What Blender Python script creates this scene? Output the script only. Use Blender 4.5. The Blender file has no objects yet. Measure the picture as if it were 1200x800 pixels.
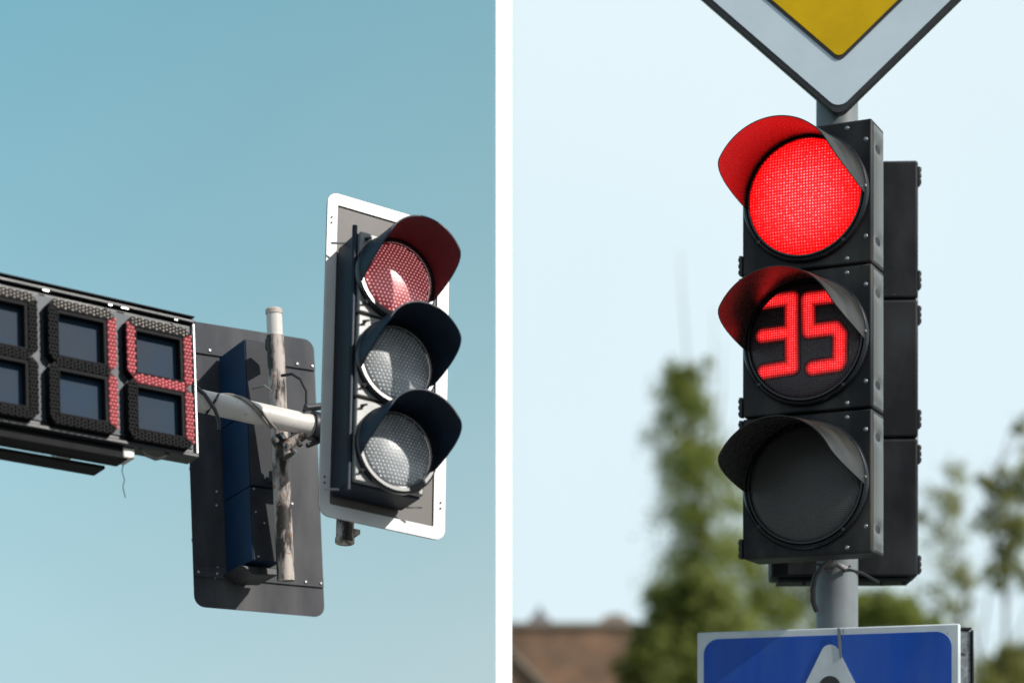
import bpy, bmesh, math, random
from mathutils import Vector, Matrix
random.seed(7)
S = bpy.context.scene
C = S.collection
R = math.radians
F, HZ = 2600.0, 1000.0          # focal length in photo pixels, horizon row
CAMZ = 1.6

# ------------------------------------------------------------------ camera
cd = bpy.data.cameras.new('camera'); cam = bpy.data.objects.new('camera', cd); C.objects.link(cam)
cam.location = (0, 0, CAMZ); cam.rotation_euler = (R(90), 0, 0)
cd.sensor_width = 36; cd.sensor_fit = 'HORIZONTAL'; cd.lens = F/1200*36
cd.shift_y = (HZ-400)/1200
cd.clip_start = 0.1; cd.clip_end = 5000
cd.dof.use_dof = True; cd.dof.focus_distance = 5.93; cd.dof.aperture_fstop = 1.8
S.camera = cam
# ------------------------------------------------------------------ sun and sky
SUN = Vector((0.75, -0.36, 0.58)).normalized()
sd = bpy.data.lights.new('sun', 'SUN'); sd.energy = 4.8; sd.angle = R(0.6); sd.color = (1.0, 0.955, 0.89)
so = bpy.data.objects.new('sun', sd); C.objects.link(so)
so.rotation_euler = SUN.to_track_quat('Z', 'Y').to_euler(); so.location = (30, -20, 30)
W = bpy.data.worlds.new('World'); S.world = W; W.use_nodes = True
nt = W.node_tree; N = nt.nodes; L = nt.links
for n in list(N): N.remove(n)
out = N.new('ShaderNodeOutputWorld'); bg = N.new('ShaderNodeBackground')
tc = N.new('ShaderNodeTexCoord'); sx = N.new('ShaderNodeSeparateXYZ'); L.new(tc.outputs['Generated'], sx.inputs[0])
def mth(op, a, b=None, clamp=False):
    m = N.new('ShaderNodeMath'); m.operation = op; m.use_clamp = clamp
    for i, q in enumerate((a, b)):
        if q is None: continue
        if isinstance(q, (int, float)): m.inputs[i].default_value = q
        else: L.new(q, m.inputs[i])
    return m.outputs[0]
def ramp(fac, stops):
    r = N.new('ShaderNodeValToRGB'); L.new(fac, r.inputs[0]); e = r.color_ramp.elements
    while len(e) < len(stops): e.new(0.5)
    for i, (p, c) in enumerate(stops): e[i].position = p; e[i].color = (*c, 1)
    return r.outputs[0]
def mixc(f, a, b, mode='MIX'):
    m = N.new('ShaderNodeMix'); m.data_type = 'RGBA'; m.blend_type = mode
    if isinstance(f, (int, float)): m.inputs[0].default_value = f
    else: L.new(f, m.inputs[0])
    L.new(a, m.inputs[6]); L.new(b, m.inputs[7]); return m.outputs[2]
clear = ramp(sx.outputs[2], [(0.0, (.45,.66,.72)), (0.10, (.385,.615,.685)), (0.20, (.295,.55,.635)), (0.36, (.19,.445,.545)), (0.6, (.08,.20,.30)), (1.0, (.03,.09,.17))])
pale = ramp(sx.outputs[2], [(0.0, (.71,.845,.90)), (0.12, (.725,.87,.93)), (0.36, (.775,.90,.955)), (1.0, (.55,.66,.74))])
nz = N.new('ShaderNodeTexNoise'); nz.inputs['Scale'].default_value = 3.2; nz.inputs['Detail'].default_value = 3
L.new(tc.outputs['Generated'], nz.inputs['Vector'])
cloud = ramp(nz.outputs[0], [(0.3, (.93,.95,.96)), (0.7, (1.07,1.045,1.035))])
clear = mixc(1.0, clear, cloud, 'MULTIPLY')
azl = mth('DIVIDE', sx.outputs[0], mth('MAXIMUM', mth('ABSOLUTE', sx.outputs[1]), 0.02))
tint = ramp(mth('ADD', mth('MULTIPLY', azl, 4.0), 1.0, True), [(0.0, (1.0,.99,.99)), (1.0, (1.12,.955,.915))])
clear = mixc(1.0, clear, tint, 'MULTIPLY')
pale = mixc(0.35, pale, cloud, 'MULTIPLY')
# clear and pale sky meet straight behind the added white post
az = mth('DIVIDE', sx.outputs[0], mth('MAXIMUM', mth('ABSOLUTE', sx.outputs[1]), 0.02))
side = mth('ADD', mth('MULTIPLY', mth('ADD', az, 0.0037), 200.0), 0.5, True)
skyc = mixc(side, clear, pale)
# unseen fill light added in the half of the sky behind the camera
back = mth('MULTIPLY', mth('MULTIPLY', mth('SUBTRACT', -0.15, sx.outputs[1]), 2.0, True), mth('MULTIPLY', mth('ADD', sx.outputs[2], .12), 4.0, True))
bright = ramp(sx.outputs[2], [(0.0, (.60,.70,.78)), (.5, (.62,.72,.80)), (1.0, (.25,.33,.42))])
skyc = mixc(back, skyc, bright)
sky = N.new('ShaderNodeTexSky'); sky.sky_type = 'NISHITA'; sky.sun_disc = False
sky.sun_elevation = math.asin(SUN.z); sky.sun_rotation = math.atan2(SUN.x, SUN.y)
sc = N.new('ShaderNodeVectorMath'); sc.operation = 'SCALE'; L.new(sky.outputs[0], sc.inputs[0]); sc.inputs['Scale'].default_value = 0.006
addv = N.new('ShaderNodeVectorMath'); addv.operation = 'ADD'; L.new(skyc, addv.inputs[0]); L.new(sc.outputs[0], addv.inputs[1])
L.new(addv.outputs[0], bg.inputs[0]); bg.inputs[1].default_value = 1.0; L.new(bg.outputs[0], out.inputs[0])
vs = S.view_settings; vs.view_transform = 'Standard'; vs.look = 'None'; vs.exposure = 0.0; vs.gamma = 1.0; vs.use_curve_mapping = False
S.render.engine = 'CYCLES'; S.cycles.samples = 192; S.cycles.use_denoising = True; S.cycles.max_bounces = 6

# ------------------------------------------------------------------ materials
def mat(name, col, rough=.5, metal=0.0, var=.25, scale=25., bump=.0, emit=None, estr=0, spec=.5, col2=None, stretch=None, speck=None, coat=0, dust=None):
    m = bpy.data.materials.new(name); m.use_nodes = True
    t = m.node_tree; b = t.nodes['Principled BSDF']
    b.inputs['Roughness'].default_value = rough; b.inputs['Metallic'].default_value = metal
    b.inputs['Specular IOR Level'].default_value = spec; b.inputs['Coat Weight'].default_value = coat
    tcn = t.nodes.new('ShaderNodeTexCoord'); src = tcn.outputs['Object']
    if stretch:
        mp = t.nodes.new('ShaderNodeMapping'); mp.inputs['Scale'].default_value = stretch
        t.links.new(src, mp.inputs[0]); src = mp.outputs[0]
    n = t.nodes.new('ShaderNodeTexNoise'); n.inputs['Scale'].default_value = scale; n.inputs['Detail'].default_value = 7; n.inputs['Roughness'].default_value = .62
    t.links.new(src, n.inputs['Vector'])
    r = t.nodes.new('ShaderNodeValToRGB'); e = r.color_ramp.elements
    c2 = col2 or tuple(min(1, c*(1+var)) for c in col)
    c1 = col if col2 else tuple(c*(1-var) for c in col)
    e[0].position = .34; e[0].color = (*c1, 1); e[1].position = .66; e[1].color = (*c2, 1)
    t.links.new(n.outputs[0], r.inputs[0]); colout = r.outputs[0]
    if speck:
        n2 = t.nodes.new('ShaderNodeTexNoise'); n2.inputs['Scale'].default_value = speck[1]; n2.inputs['Detail'].default_value = 4
        t.links.new(tcn.outputs['Object'], n2.inputs['Vector'])
        r2 = t.nodes.new('ShaderNodeValToRGB'); e2 = r2.color_ramp.elements
        e2[0].position = speck[2]; e2[0].color = (0,0,0,1); e2[1].position = speck[2]+.05; e2[1].color = (1,1,1,1)
        t.links.new(n2.outputs[0], r2.inputs[0])
        mx = t.nodes.new('ShaderNodeMix'); mx.data_type = 'RGBA'; t.links.new(r2.outputs[0], mx.inputs[0])
        t.links.new(colout, mx.inputs[6]); mx.inputs[7].default_value = (*speck[0], 1); colout = mx.outputs[2]
    if dust:      # pale dirt run down in streaks
        mpd = t.nodes.new('ShaderNodeMapping'); mpd.inputs['Scale'].default_value = dust[2]; t.links.new(tcn.outputs['Object'], mpd.inputs[0])
        nd = t.nodes.new('ShaderNodeTexNoise'); nd.inputs['Scale'].default_value = dust[1]; nd.inputs['Detail'].default_value = 6; t.links.new(mpd.outputs[0], nd.inputs['Vector'])
        rd = t.nodes.new('ShaderNodeValToRGB'); ed = rd.color_ramp.elements; ed[0].position = .42; ed[0].color = (0,0,0,1); ed[1].position = .80; ed[1].color = (dust[3],)*3+(1,)
        t.links.new(nd.outputs[0], rd.inputs[0]); md = t.nodes.new('ShaderNodeMix'); md.data_type = 'RGBA'; t.links.new(rd.outputs[0], md.inputs[0])
        t.links.new(colout, md.inputs[6]); md.inputs[7].default_value = (*dust[0], 1); colout = md.outputs[2]
    t.links.new(colout, b.inputs['Base Color'])
    mr = t.nodes.new('ShaderNodeMapRange'); mr.inputs[3].default_value = max(.03, rough-.1); mr.inputs[4].default_value = min(1, rough+.12)
    t.links.new(n.outputs[0], mr.inputs[0]); t.links.new(mr.outputs[0], b.inputs['Roughness'])
    if bump:
        bp = t.nodes.new('ShaderNodeBump'); bp.inputs['Strength'].default_value = bump; bp.inputs['Distance'].default_value = .004
        t.links.new(n.outputs[0], bp.inputs['Height']); t.links.new(bp.outputs[0], b.inputs['Normal'])
    if emit:
        b.inputs['Emission Color'].default_value = (*emit, 1); b.inputs['Emission Strength'].default_value = estr
    return m
M = {}
M['board_white'] = mat('white_board_border', (.52,.51,.50), .4, var=.05, scale=12)
M['board_inner'] = mat('weathered_board', (.105,.092,.085), .5, spec=.3, var=.18, scale=7, bump=.1)
M['housing_navy'] = mat('dark_navy_housing', (.006,.012,.024), .5, spec=.25, var=.4, scale=10)
M['door_grey'] = mat('light_grey_door', (.17,.165,.16), .38, var=.14, scale=14, bump=.1)  # front doors, lighter than the housing sides
M['visor_dark'] = mat('dark_blue_visor', (.006,.016,.034), .5, spec=.25, var=.4, scale=14)
M['visor_red_glow'] = mat('red_glow_visor_lining', (.17,.016,.022), .6, var=.2)  # glow of the red lamp put into the lining colour
M['black'] = mat('black_plastic', (.012,.013,.016), .45, var=.4, scale=18)
M['matte_black'] = mat('matte_black', (.004,.004,.005), .7, spec=.2)
M['black_gloss'] = mat('black_gloss', (.008,.009,.012), .25, var=.3)
M['rear_board'] = mat('rear_board_grey', (.036,.038,.046), .6, spec=.2, dust=((.16,.155,.15), 8, (1,1,.25), .6), var=.22, scale=9, bump=.15, speck=((.35,.34,.33), 60, .74))
M['rear_box'] = mat('rear_box_navy', (.005,.025,.068), .5, spec=.2, var=.25, scale=8, speck=((.22,.22,.22), 50, .76))
M['rear_back'] = mat('rear_box_grey', (.030,.032,.038), .6, spec=.2, var=.35, scale=11, bump=.1)
M['rust_pole'] = mat('rusty_peeling_paint', (.022,.016,.013), .55, scale=26, stretch=(1,1,.3), col2=(.46,.40,.36), bump=.6, speck=((.30,.13,.06), 45, .62))
M['cream_pipe'] = mat('cream_painted_pipe', (.60,.57,.53), .42, var=.10, scale=12, bump=.12, speck=((.22,.15,.10), 38, .66))
M['steel'] = mat('steel_fixing', (.42,.42,.42), .35, metal=.7, var=.3, scale=60)
M['cable'] = mat('black_cable', (.015,.015,.017), .4, var=.3)
M['cable_pale'] = mat('grey_cable', (.22,.20,.18), .5, var=.3)
M['face_grey'] = mat('display_face', (.026,.034,.047), .45, spec=.3, var=.3, scale=9, bump=.1)
M['pane'] = mat('display_pane', (.005,.020,.042), .6, spec=.2, var=.35, scale=5)
M['seg_off'] = mat('unlit_segment', (.006,.006,.007), .7, spec=.15, var=.4, scale=50)
M['bead_off'] = mat('unlit_led', (.016,.016,.016), .6, spec=.15, var=.3, scale=80)
M['bead_sunlit'] = mat('sunlit_led', (.34,.30,.26), .5, var=.35, scale=60)  # paler copy for the top segments, sunlight on them put into the colour
M['seg_on'] = mat('lit_segment', (.05,.004,.006), .6, var=.2, spec=.2, emit=(.45,.015,.03), estr=.14)
M['bead_on'] = mat('lit_led', (.46,.11,.12), .3, var=.25, spec=.4, emit=(1.0,.22,.24), estr=.36)
M['alu'] = mat('aluminium_edge', (.60,.60,.60), .35, metal=.3, var=.2, scale=20)
M['lensA_red'] = mat('red_signal_lens', (.36,.09,.095), .28, var=.15, emit=(1,.03,.05), estr=.10)
M['dotA_red'] = mat('red_lens_dot', (.80,.55,.55), .3, var=.2, emit=(1,.40,.42), estr=.5)
M['lensA_clear'] = mat('unlit_lens', (.26,.27,.28), .3, var=.3, scale=9, spec=.5)
M['dotA_clear'] = mat('unlit_lens_dot', (.62,.63,.64), .25, var=.3, scale=40)
M['chrome'] = mat('lens_rim', (.5,.5,.5), .2, metal=.8, var=.2)
# right hand signal
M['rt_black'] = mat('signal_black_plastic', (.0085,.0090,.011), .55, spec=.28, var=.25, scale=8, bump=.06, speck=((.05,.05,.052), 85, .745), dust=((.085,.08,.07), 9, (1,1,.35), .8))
M['rt_side'] = mat('signal_side_grey', (.085,.09,.084), .38, var=.16, scale=6, stretch=(1,1,.5), speck=((.05,.05,.05), 90, .72))  # side panels, paler than the signal front
M['rt_visor'] = mat('signal_visor', (.014,.013,.011), .45, spec=.35, var=.3, scale=14, dust=((.06,.055,.045), 12, (1,1,.6), .6))
M['rt_rear'] = mat('rear_signal_black', (.006,.0065,.009), .65, spec=.2, var=.3, scale=8, speck=((.07,.08,.10), 30, .73), dust=((.05,.055,.06), 7, (1,1,.5), .7))
M['hood_lining'] = mat('hood_lining', (.028,.026,.024), .26, var=.3, scale=45, bump=.15, spec=.55)
M['pole_grey'] = mat('grey_painted_pole', (.17,.19,.20), .5, var=.10, scale=10, bump=.08, speck=((.10,.08,.06), 70, .73))
M['sign_white'] = mat('sign_white', (.50,.58,.63), .45, var=.05, scale=5)
M['sign_yellow'] = mat('sign_yellow', (.54,.335,.001), .6, spec=.15, var=.10, scale=6)
M['sign_black'] = mat('sign_black', (.016,.016,.018), .4, var=.3)
M['sign_blue'] = mat('sign_blue', (.005,.070,.40), .5, spec=.25, dust=((.10,.15,.30), 6, (1,1,.25), .5), var=.14, scale=5, stretch=(1,1,.3))
M['sign_frame'] = mat('sign_white_frame', (.50,.55,.57), .4, var=.12, scale=10, speck=((.12,.11,.10), 70, .71))
M['galv'] = mat('galvanised', (.20,.22,.23), .45, metal=.3, scale=40, var=.5, bump=.1, speck=((.05,.05,.06), 60, .60))
M['stain'] = mat('drip_stain', (.15,.17,.20), .6, var=.2)
M['divider_white'] = mat('white_divider_paint', (.95,.95,.95), .5, var=.01)

_e = [n for n in M['rust_pole'].node_tree.nodes if n.type == 'VALTORGB'][0].color_ramp.elements
_e[0].position = .455; _e[1].position = .56
def lens_material(name, base, dotcol, emit_lo, emit_hi, e, period, npow=7.0, core=None):
    """moulded lens: fine grid of prisms, drawn and bumped by two wave directions"""
    m = bpy.data.materials.new(name); m.use_nodes = True; t = m.node_tree; b = t.nodes['Principled BSDF']
    b.inputs['Roughness'].default_value = .3; b.inputs['Specular IOR Level'].default_value = .12 if core is not None or name == 'digit_glow' else .5
    tcn = t.nodes.new('ShaderNodeTexCoord')
    sp = t.nodes.new('ShaderNodeSeparateXYZ'); t.links.new(tcn.outputs['Object'], sp.inputs[0])
    def mm(op, a, bb=None):
        q = t.nodes.new('ShaderNodeMath'); q.operation = op
        for i, z in enumerate((a, bb)):
            if z is None: continue
            if isinstance(z, (int, float)): q.inputs[i].default_value = z
            else: t.links.new(z, q.inputs[i])
        return q.outputs[0]
    k = 2*math.pi/period
    cx = mm('SINE', mm('MULTIPLY', sp.outputs[0], k)); cz = mm('SINE', mm('MULTIPLY', sp.outputs[2], k))
    pat = mm('MULTIPLY', mm('ADD', cx, 1), mm('ADD', cz, 1))      # 0..4
    pat = mm('POWER', mm('MULTIPLY', pat, .25), 2.0)
    n = t.nodes.new('ShaderNodeTexNoise'); n.inputs['Scale'].default_value = 260; n.inputs['Detail'].default_value = 2
    t.links.new(tcn.outputs['Object'], n.inputs['Vector'])
    nn = mm('POWER', mm('MULTIPLY', n.outputs[0], 1.75), npow)
    pat2 = mm('MULTIPLY', pat, nn)
    if core is not None:      # the lamp behind the lens is strongest near its middle
        dz = mm('SUBTRACT', sp.outputs[2], core); r2 = mm('ADD', mm('MULTIPLY', dz, dz), mm('MULTIPLY', sp.outputs[0], sp.outputs[0]))
        fall = mm('MAXIMUM', mm('SUBTRACT', 1.0, mm('MULTIPLY', r2, 38.0)), 0.0)
        n3 = t.nodes.new('ShaderNodeTexNoise'); n3.inputs['Scale'].default_value = 9; t.links.new(tcn.outputs['Object'], n3.inputs['Vector'])
        pat2 = mm('ADD', mm('MULTIPLY', pat2, mm('ADD', .35, fall)), mm('MULTIPLY', mm('MULTIPLY', fall, n3.outputs[0]), .08))
    mx = t.nodes.new('ShaderNodeMix'); mx.data_type = 'RGBA'; mx.clamp_factor = True
    t.links.new(pat2, mx.inputs[0]); mx.inputs[6].default_value = (*base, 1); mx.inputs[7].default_value = (*dotcol, 1)
    t.links.new(mx.outputs[2], b.inputs['Base Color'])
    bp = t.nodes.new('ShaderNodeBump'); bp.inputs['Strength'].default_value = .7; bp.inputs['Distance'].default_value = .0012
    t.links.new(pat, bp.inputs['Height']); t.links.new(bp.outputs[0], b.inputs['Normal'])
    if e:
        me = t.nodes.new('ShaderNodeMix'); me.data_type = 'RGBA'; me.clamp_factor = True
        t.links.new(pat2, me.inputs[0]); me.inputs[6].default_value = (*emit_lo, 1); me.inputs[7].default_value = (*emit_hi, 1)
        t.links.new(me.outputs[2], b.inputs['Emission Color']); b.inputs['Emission Strength'].default_value = e
        if name == 'digit_glow':
            at_ = t.nodes.new('ShaderNodeAttribute'); at_.attribute_name = 'glow'
            t.links.new(mm('MULTIPLY', mm('MULTIPLY', at_.outputs['Fac'], e), mm('ADD', .62, mm('MULTIPLY', pat, 1.1))), b.inputs['Emission Strength'])
        if core is not None: t.links.new(mm('MULTIPLY', mm('ADD', .45, mm('MULTIPLY', pat, .9)), mm('MULTIPLY', mm('ADD', .45, mm('MULTIPLY', fall, .9)), e)), b.inputs['Emission Strength'])
    return m
M['lens_lit'] = lens_material('lit_red_lens', (.04,.001,.001), (.2,.03,.03), (.95,.0016,.0020), (1.0,.085,.095), 6.0, .0085, 5.0, 1.0135)
M['lens_off'] = lens_material('unlit_dark_lens', (.050,.050,.049), (.15,.15,.15), None, None, 0, .0062, 1.5)
M['lens_count'] = lens_material('countdown_lens', (.045,.030,.036), (.15,.10,.11), None, None, 0, .0062, 1.5)
M['digit'] = lens_material('digit_glow', (.045,.022,.026), (.15,.08,.08), (.95,.0025,.003), (1.0,.13,.14), 1.9, .0068, 2.0)

def brick_mat():
    m = bpy.data.materials.new('brick_wall'); m.use_nodes = True; t = m.node_tree; b = t.nodes['Principled BSDF']
    b.inputs['Roughness'].default_value = .85
    tcn = t.nodes.new('ShaderNodeTexCoord'); mp = t.nodes.new('ShaderNodeMapping'); mp.inputs['Rotation'].default_value = (R(-90), 0, 0)
    t.links.new(tcn.outputs['Object'], mp.inputs[0])
    bk = t.nodes.new('ShaderNodeTexBrick'); bk.inputs['Scale'].default_value = 2.2
    bk.inputs['Color1'].default_value = (.27,.15,.085,1); bk.inputs['Color2'].default_value = (.18,.11,.07,1); bk.inputs['Mortar'].default_value = (.2,.16,.13,1)
    t.links.new(mp.outputs[0], bk.inputs['Vector'])
    n = t.nodes.new('ShaderNodeTexNoise'); n.inputs['Scale'].default_value = .9; n.inputs['Detail'].default_value = 6
    t.links.new(tcn.outputs['Object'], n.inputs['Vector'])
    r = t.nodes.new('ShaderNodeValToRGB'); r.color_ramp.elements[0].position = .35; r.color_ramp.elements[0].color = (.62,.62,.62,1); r.color_ramp.elements[1].position = .65; r.color_ramp.elements[1].color = (1.2,1.1,1.05,1)
    t.links.new(n.outputs[0], r.inputs[0])
    mx = t.nodes.new('ShaderNodeMix'); mx.data_type = 'RGBA'; mx.blend_type = 'MULTIPLY'; mx.inputs[0].default_value = 1
    t.links.new(bk.outputs[0], mx.inputs[6]); t.links.new(r.outputs[0], mx.inputs[7]); t.links.new(mx.outputs[2], b.inputs['Base Color'])
    return m
M['brick'] = brick_mat()
M['coping'] = mat('pale_coping', (.25,.20,.16), .8, scale=3)
M['roof_tin'] = mat('grey_roof', (.20,.20,.21), .6, scale=3)
M['bark'] = mat('bark', (.10,.075,.055), .9, scale=6, bump=.4)
def leaf_mat(name, a, b_):
    m = mat(name, a, .55, col2=b_, scale=.9, spec=.3)
    b = m.node_tree.nodes['Principled BSDF']
    b.inputs['Transmission Weight'].default_value = 0
    # thin leaves let some light through
    t = m.node_tree; tr = t.nodes.new('ShaderNodeBsdfTranslucent'); ms = t.nodes.new('ShaderNodeMixShader'); ms.inputs[0].default_value = .55
    t.links.new(b.inputs['Base Color'].links[0].from_socket, tr.inputs[0])
    o = t.nodes['Material Output']; t.links.new(b.outputs[0], ms.inputs[1]); t.links.new(tr.outputs[0], ms.inputs[2]); t.links.new(ms.outputs[0], o.inputs[0])
    return m
M['leaf_poplar'] = leaf_mat('poplar_leaf', (.16,.20,.035), (.32,.35,.075))
M['leaf_dark'] = leaf_mat('dark_leaf', (.15,.18,.035), (.28,.30,.07))
M['leaf_yellow'] = leaf_mat('yellowing_leaf', (.20,.22,.06), (.38,.37,.11))
M['grass'] = mat('grass_ground', (.05,.08,.025), .9, var=.4, scale=.8, bump=.3)
M['asphalt'] = mat('asphalt', (.05,.05,.05), .9, var=.2, scale=30, bump=.3)
M['paving'] = mat('paving', (.24,.23,.22), .85, var=.15, scale=4, bump=.2)
M['kerb'] = mat('kerb_stone', (.32,.31,.30), .8, var=.15, scale=6)
M['road_paint'] = mat('road_paint', (.75,.75,.72), .7, var=.1, scale=9)

# ------------------------------------------------------------------ mesh helper
class MB:
    def __init__(s): s.bm = bmesh.new(); s.mi = 0
    def _f(s, vs):
        try: f = s.bm.faces.new(vs)
        except ValueError: return None
        f.material_index = s.mi; return f
    def box(s, x0, x1, y0, y1, z0, z1):
        v = [s.bm.verts.new((x, y, z)) for x in (x0, x1) for y in (y0, y1) for z in (z0, z1)]
        for q in ((0,1,3,2), (4,6,7,5), (0,4,5,1), (2,3,7,6), (0,2,6,4), (1,5,7,3)): s._f([v[i] for i in q])
        return s
    def prism(s, poly, y0, y1, holes=None):
        """polygon in XZ (any winding) extruded in Y; optional single hole of the same vertex count"""
        if holes:
            n = len(poly); A = [[s.bm.verts.new((p[0], y, p[1])) for p in P] for y in (y0, y1) for P in (poly, holes)]
            for i in range(n):
                j = (i+1) % n
                s._f([A[0][i], A[0][j], A[1][j], A[1][i]]); s._f([A[2][j], A[2][i], A[3][i], A[3][j]])
                s._f([A[0][j], A[0][i], A[2][i], A[2][j]]); s._f([A[1][i], A[1][j], A[3][j], A[3][i]])
        else:
            a = [s.bm.verts.new((p[0], y0, p[1])) for p in poly]; b = [s.bm.verts.new((p[0], y1, p[1])) for p in poly]
            s._f(a); s._f(b[::-1])
            for i in range(len(poly)):
                j = (i+1) % len(poly); s._f([a[j], a[i], b[i], b[j]])
        return s
    def tube(s, pts, r, seg=12, cap=True):
        pts = [Vector(p) for p in pts]; rs = r if isinstance(r, (list, tuple)) else [r]*len(pts)
        rings = []; up = None
        for i, p in enumerate(pts):
            d = (pts[min(i+1, len(pts)-1)] - pts[max(i-1, 0)]).normalized()
            if up is None:
                up = Vector((0,0,1)) if abs(d.z) < .9 else Vector((0,1,0))
            a = d.cross(up).normalized(); b = a.cross(d).normalized(); up = b
            rings.append([s.bm.verts.new(p + rs[i]*(math.cos(2*math.pi*k/seg)*a + math.sin(2*math.pi*k/seg)*b)) for k in range(seg)])
        for q in range(len(rings)-1):
            for k in range(seg):
                s._f([rings[q][k], rings[q+1][k], rings[q+1][(k+1) % seg], rings[q][(k+1) % seg]])
        if cap: s._f(rings[0]); s._f(rings[-1][::-1])
        return s
    def lathe(s, prof, c=(0,0,0), seg=64):
        """profile of (radius, y) turned about the Y axis through c"""
        rings = []
        for r, y in prof:
            if r < 1e-6: rings.append([s.bm.verts.new((c[0], c[1]+y, c[2]))]); continue
            rings.append([s.bm.verts.new((c[0]+r*math.cos(2*math.pi*k/seg), c[1]+y, c[2]+r*math.sin(2*math.pi*k/seg))) for k in range(seg)])
        for a, b in zip(rings, rings[1:]):
            for k in range(seg):
                j = (k+1) % seg
                if len(a) == 1: s._f([a[0], b[j], b[k]])
                elif len(b) == 1: s._f([a[k], a[j], b[0]])
                else: s._f([a[k], a[j], b[j], b[k]])
        return s
    def bead(s, x, y, z, r, h=None, seg=6):
        h = h or r
        ring = [[s.bm.verts.new((x+r*q*math.cos(2*math.pi*k/seg), y-h*w, z+r*q*math.sin(2*math.pi*k/seg))) for k in range(seg)] for q, w in ((1,0), (.75,.7))]
        top = s.bm.verts.new((x, y-h, z))
        for k in range(seg):
            j = (k+1) % seg; s._f([ring[0][k], ring[0][j], ring[1][j], ring[1][k]]); s._f([ring[1][k], ring[1][j], top])
    def build(s, name, mats, parent=None, bevel=0, smooth=35, recalc=True):
        if recalc: bmesh.ops.recalc_face_normals(s.bm, faces=s.bm.faces)
        me = bpy.data.meshes.new(name); s.bm.to_mesh(me); s.bm.free()
        for m in (mats if isinstance(mats, list) else [mats]): me.materials.append(m)
        for p in me.polygons: p.use_smooth = True
        me.set_sharp_from_angle(angle=R(smooth))
        o = bpy.data.objects.new(name, me); C.objects.link(o)
        if parent: o.parent = parent
        if bevel:
            b = o.modifiers.new('bevel', 'BEVEL'); b.width = bevel; b.segments = 2; b.limit_method = 'ANGLE'; b.angle_limit = R(40); b.harden_normals = False
        return o
def build_each(mb, name, mats, parent, bevel=0, tol=.0125, smooth=35):
    """link every separate piece of the mesh as an object of its own"""
    bm = mb.bm; seen = set(); isl = []
    for v in bm.verts:
        if v in seen: continue
        st = [v]; seen.add(v); comp = []
        while st:
            q = st.pop(); comp.append(q)
            for e in q.link_edges:
                o = e.other_vert(q)
                if o not in seen: seen.add(o); st.append(o)
        c = sum((q.co for q in comp), Vector())/len(comp)
        for g_ in isl:
            if (g_[0]-c).length < tol: g_[1].extend(comp); break
        else: isl.append((c, comp))
    out = []
    for c, comp in isl:
        nb = MB(); mp = {v: nb.bm.verts.new(v.co) for v in comp}; fs = set(f for v in comp for f in v.link_faces)
        for f in sorted(fs, key=lambda f: f.index):
            nf = nb.bm.faces.new([mp[v] for v in f.verts]); nf.material_index = f.material_index
        out.append(nb.build(name, mats, parent, bevel=bevel, smooth=smooth))
    bm.free(); return out
def tag(o, label, cat, group=None):
    o['label'] = label; o['category'] = cat
    if group: o['group'] = group
    return o
def thing(name, label, cat, mw, group=None):
    o = bpy.data.objects.new(name, None); C.objects.link(o); o.matrix_world = mw; o.empty_display_size = .1
    return tag(o, label, cat, group)
def struct(o): o['kind'] = 'structure'; return o
def at(u, v, Y): return Vector(((u-600)*Y/F, Y, CAMZ + (HZ-v)*Y/F))
def frame(origin, wv, nv):
    """orientation given as width and normal vectors in the view frame (right, up, toward)"""
    d = (origin - Vector((0,0,CAMZ))).normalized(); r = d.cross(Vector((0,0,1))).normalized(); up = r.cross(d)
    cv = lambda a: r*a[0] + up*a[1] - d*a[2]
    w = cv(wv).normalized(); n = cv(nv); n = (n - w*n.dot(w)).normalized(); h = n.cross(w)
    h = w.cross(-n) if h.z < 0 and False else h
    m = Matrix((( w.x, -n.x, h.x), (w.y, -n.y, h.y), (w.z, -n.z, h.z))).to_4x4(); m.translation = origin
    return m
def px(m, u, v, y=0.0):
    """photo pixel -> local (x, z) on the local plane at depth y of frame m"""
    inv = m.inverted(); a = inv @ Vector((0,0,CAMZ)); b = inv @ at(u, v, 5.0); t = (y-a.y)/(b.y-a.y); p = a + (b-a)*t
    return p.x, p.z
def yaw(origin, deg, tilt=0, roll=0):
    return Matrix.Translation(origin) @ Matrix.Rotation(R(deg), 4, 'Z') @ Matrix.Rotation(R(tilt), 4, 'X') @ Matrix.Rotation(R(roll), 4, 'Y')
def rrect(x0, x1, z0, z1, r, n=6):
    P = []
    for cx, cz, a0 in ((x1-r, z1-r, 0), (x0+r, z1-r, 90), (x0+r, z0+r, 180), (x1-r, z0+r, 270)):
        for i in range(n+1):
            a = R(a0 + 90*i/n); P.append((cx + r*math.cos(a), cz + r*math.sin(a)))
    return P
def screw(mb, x, y, z, r=.004): mb.lathe([(0,-.003), (r*.6,-.003), (r,-.0015), (r,.001)], (x, y, z), 10)

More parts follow.
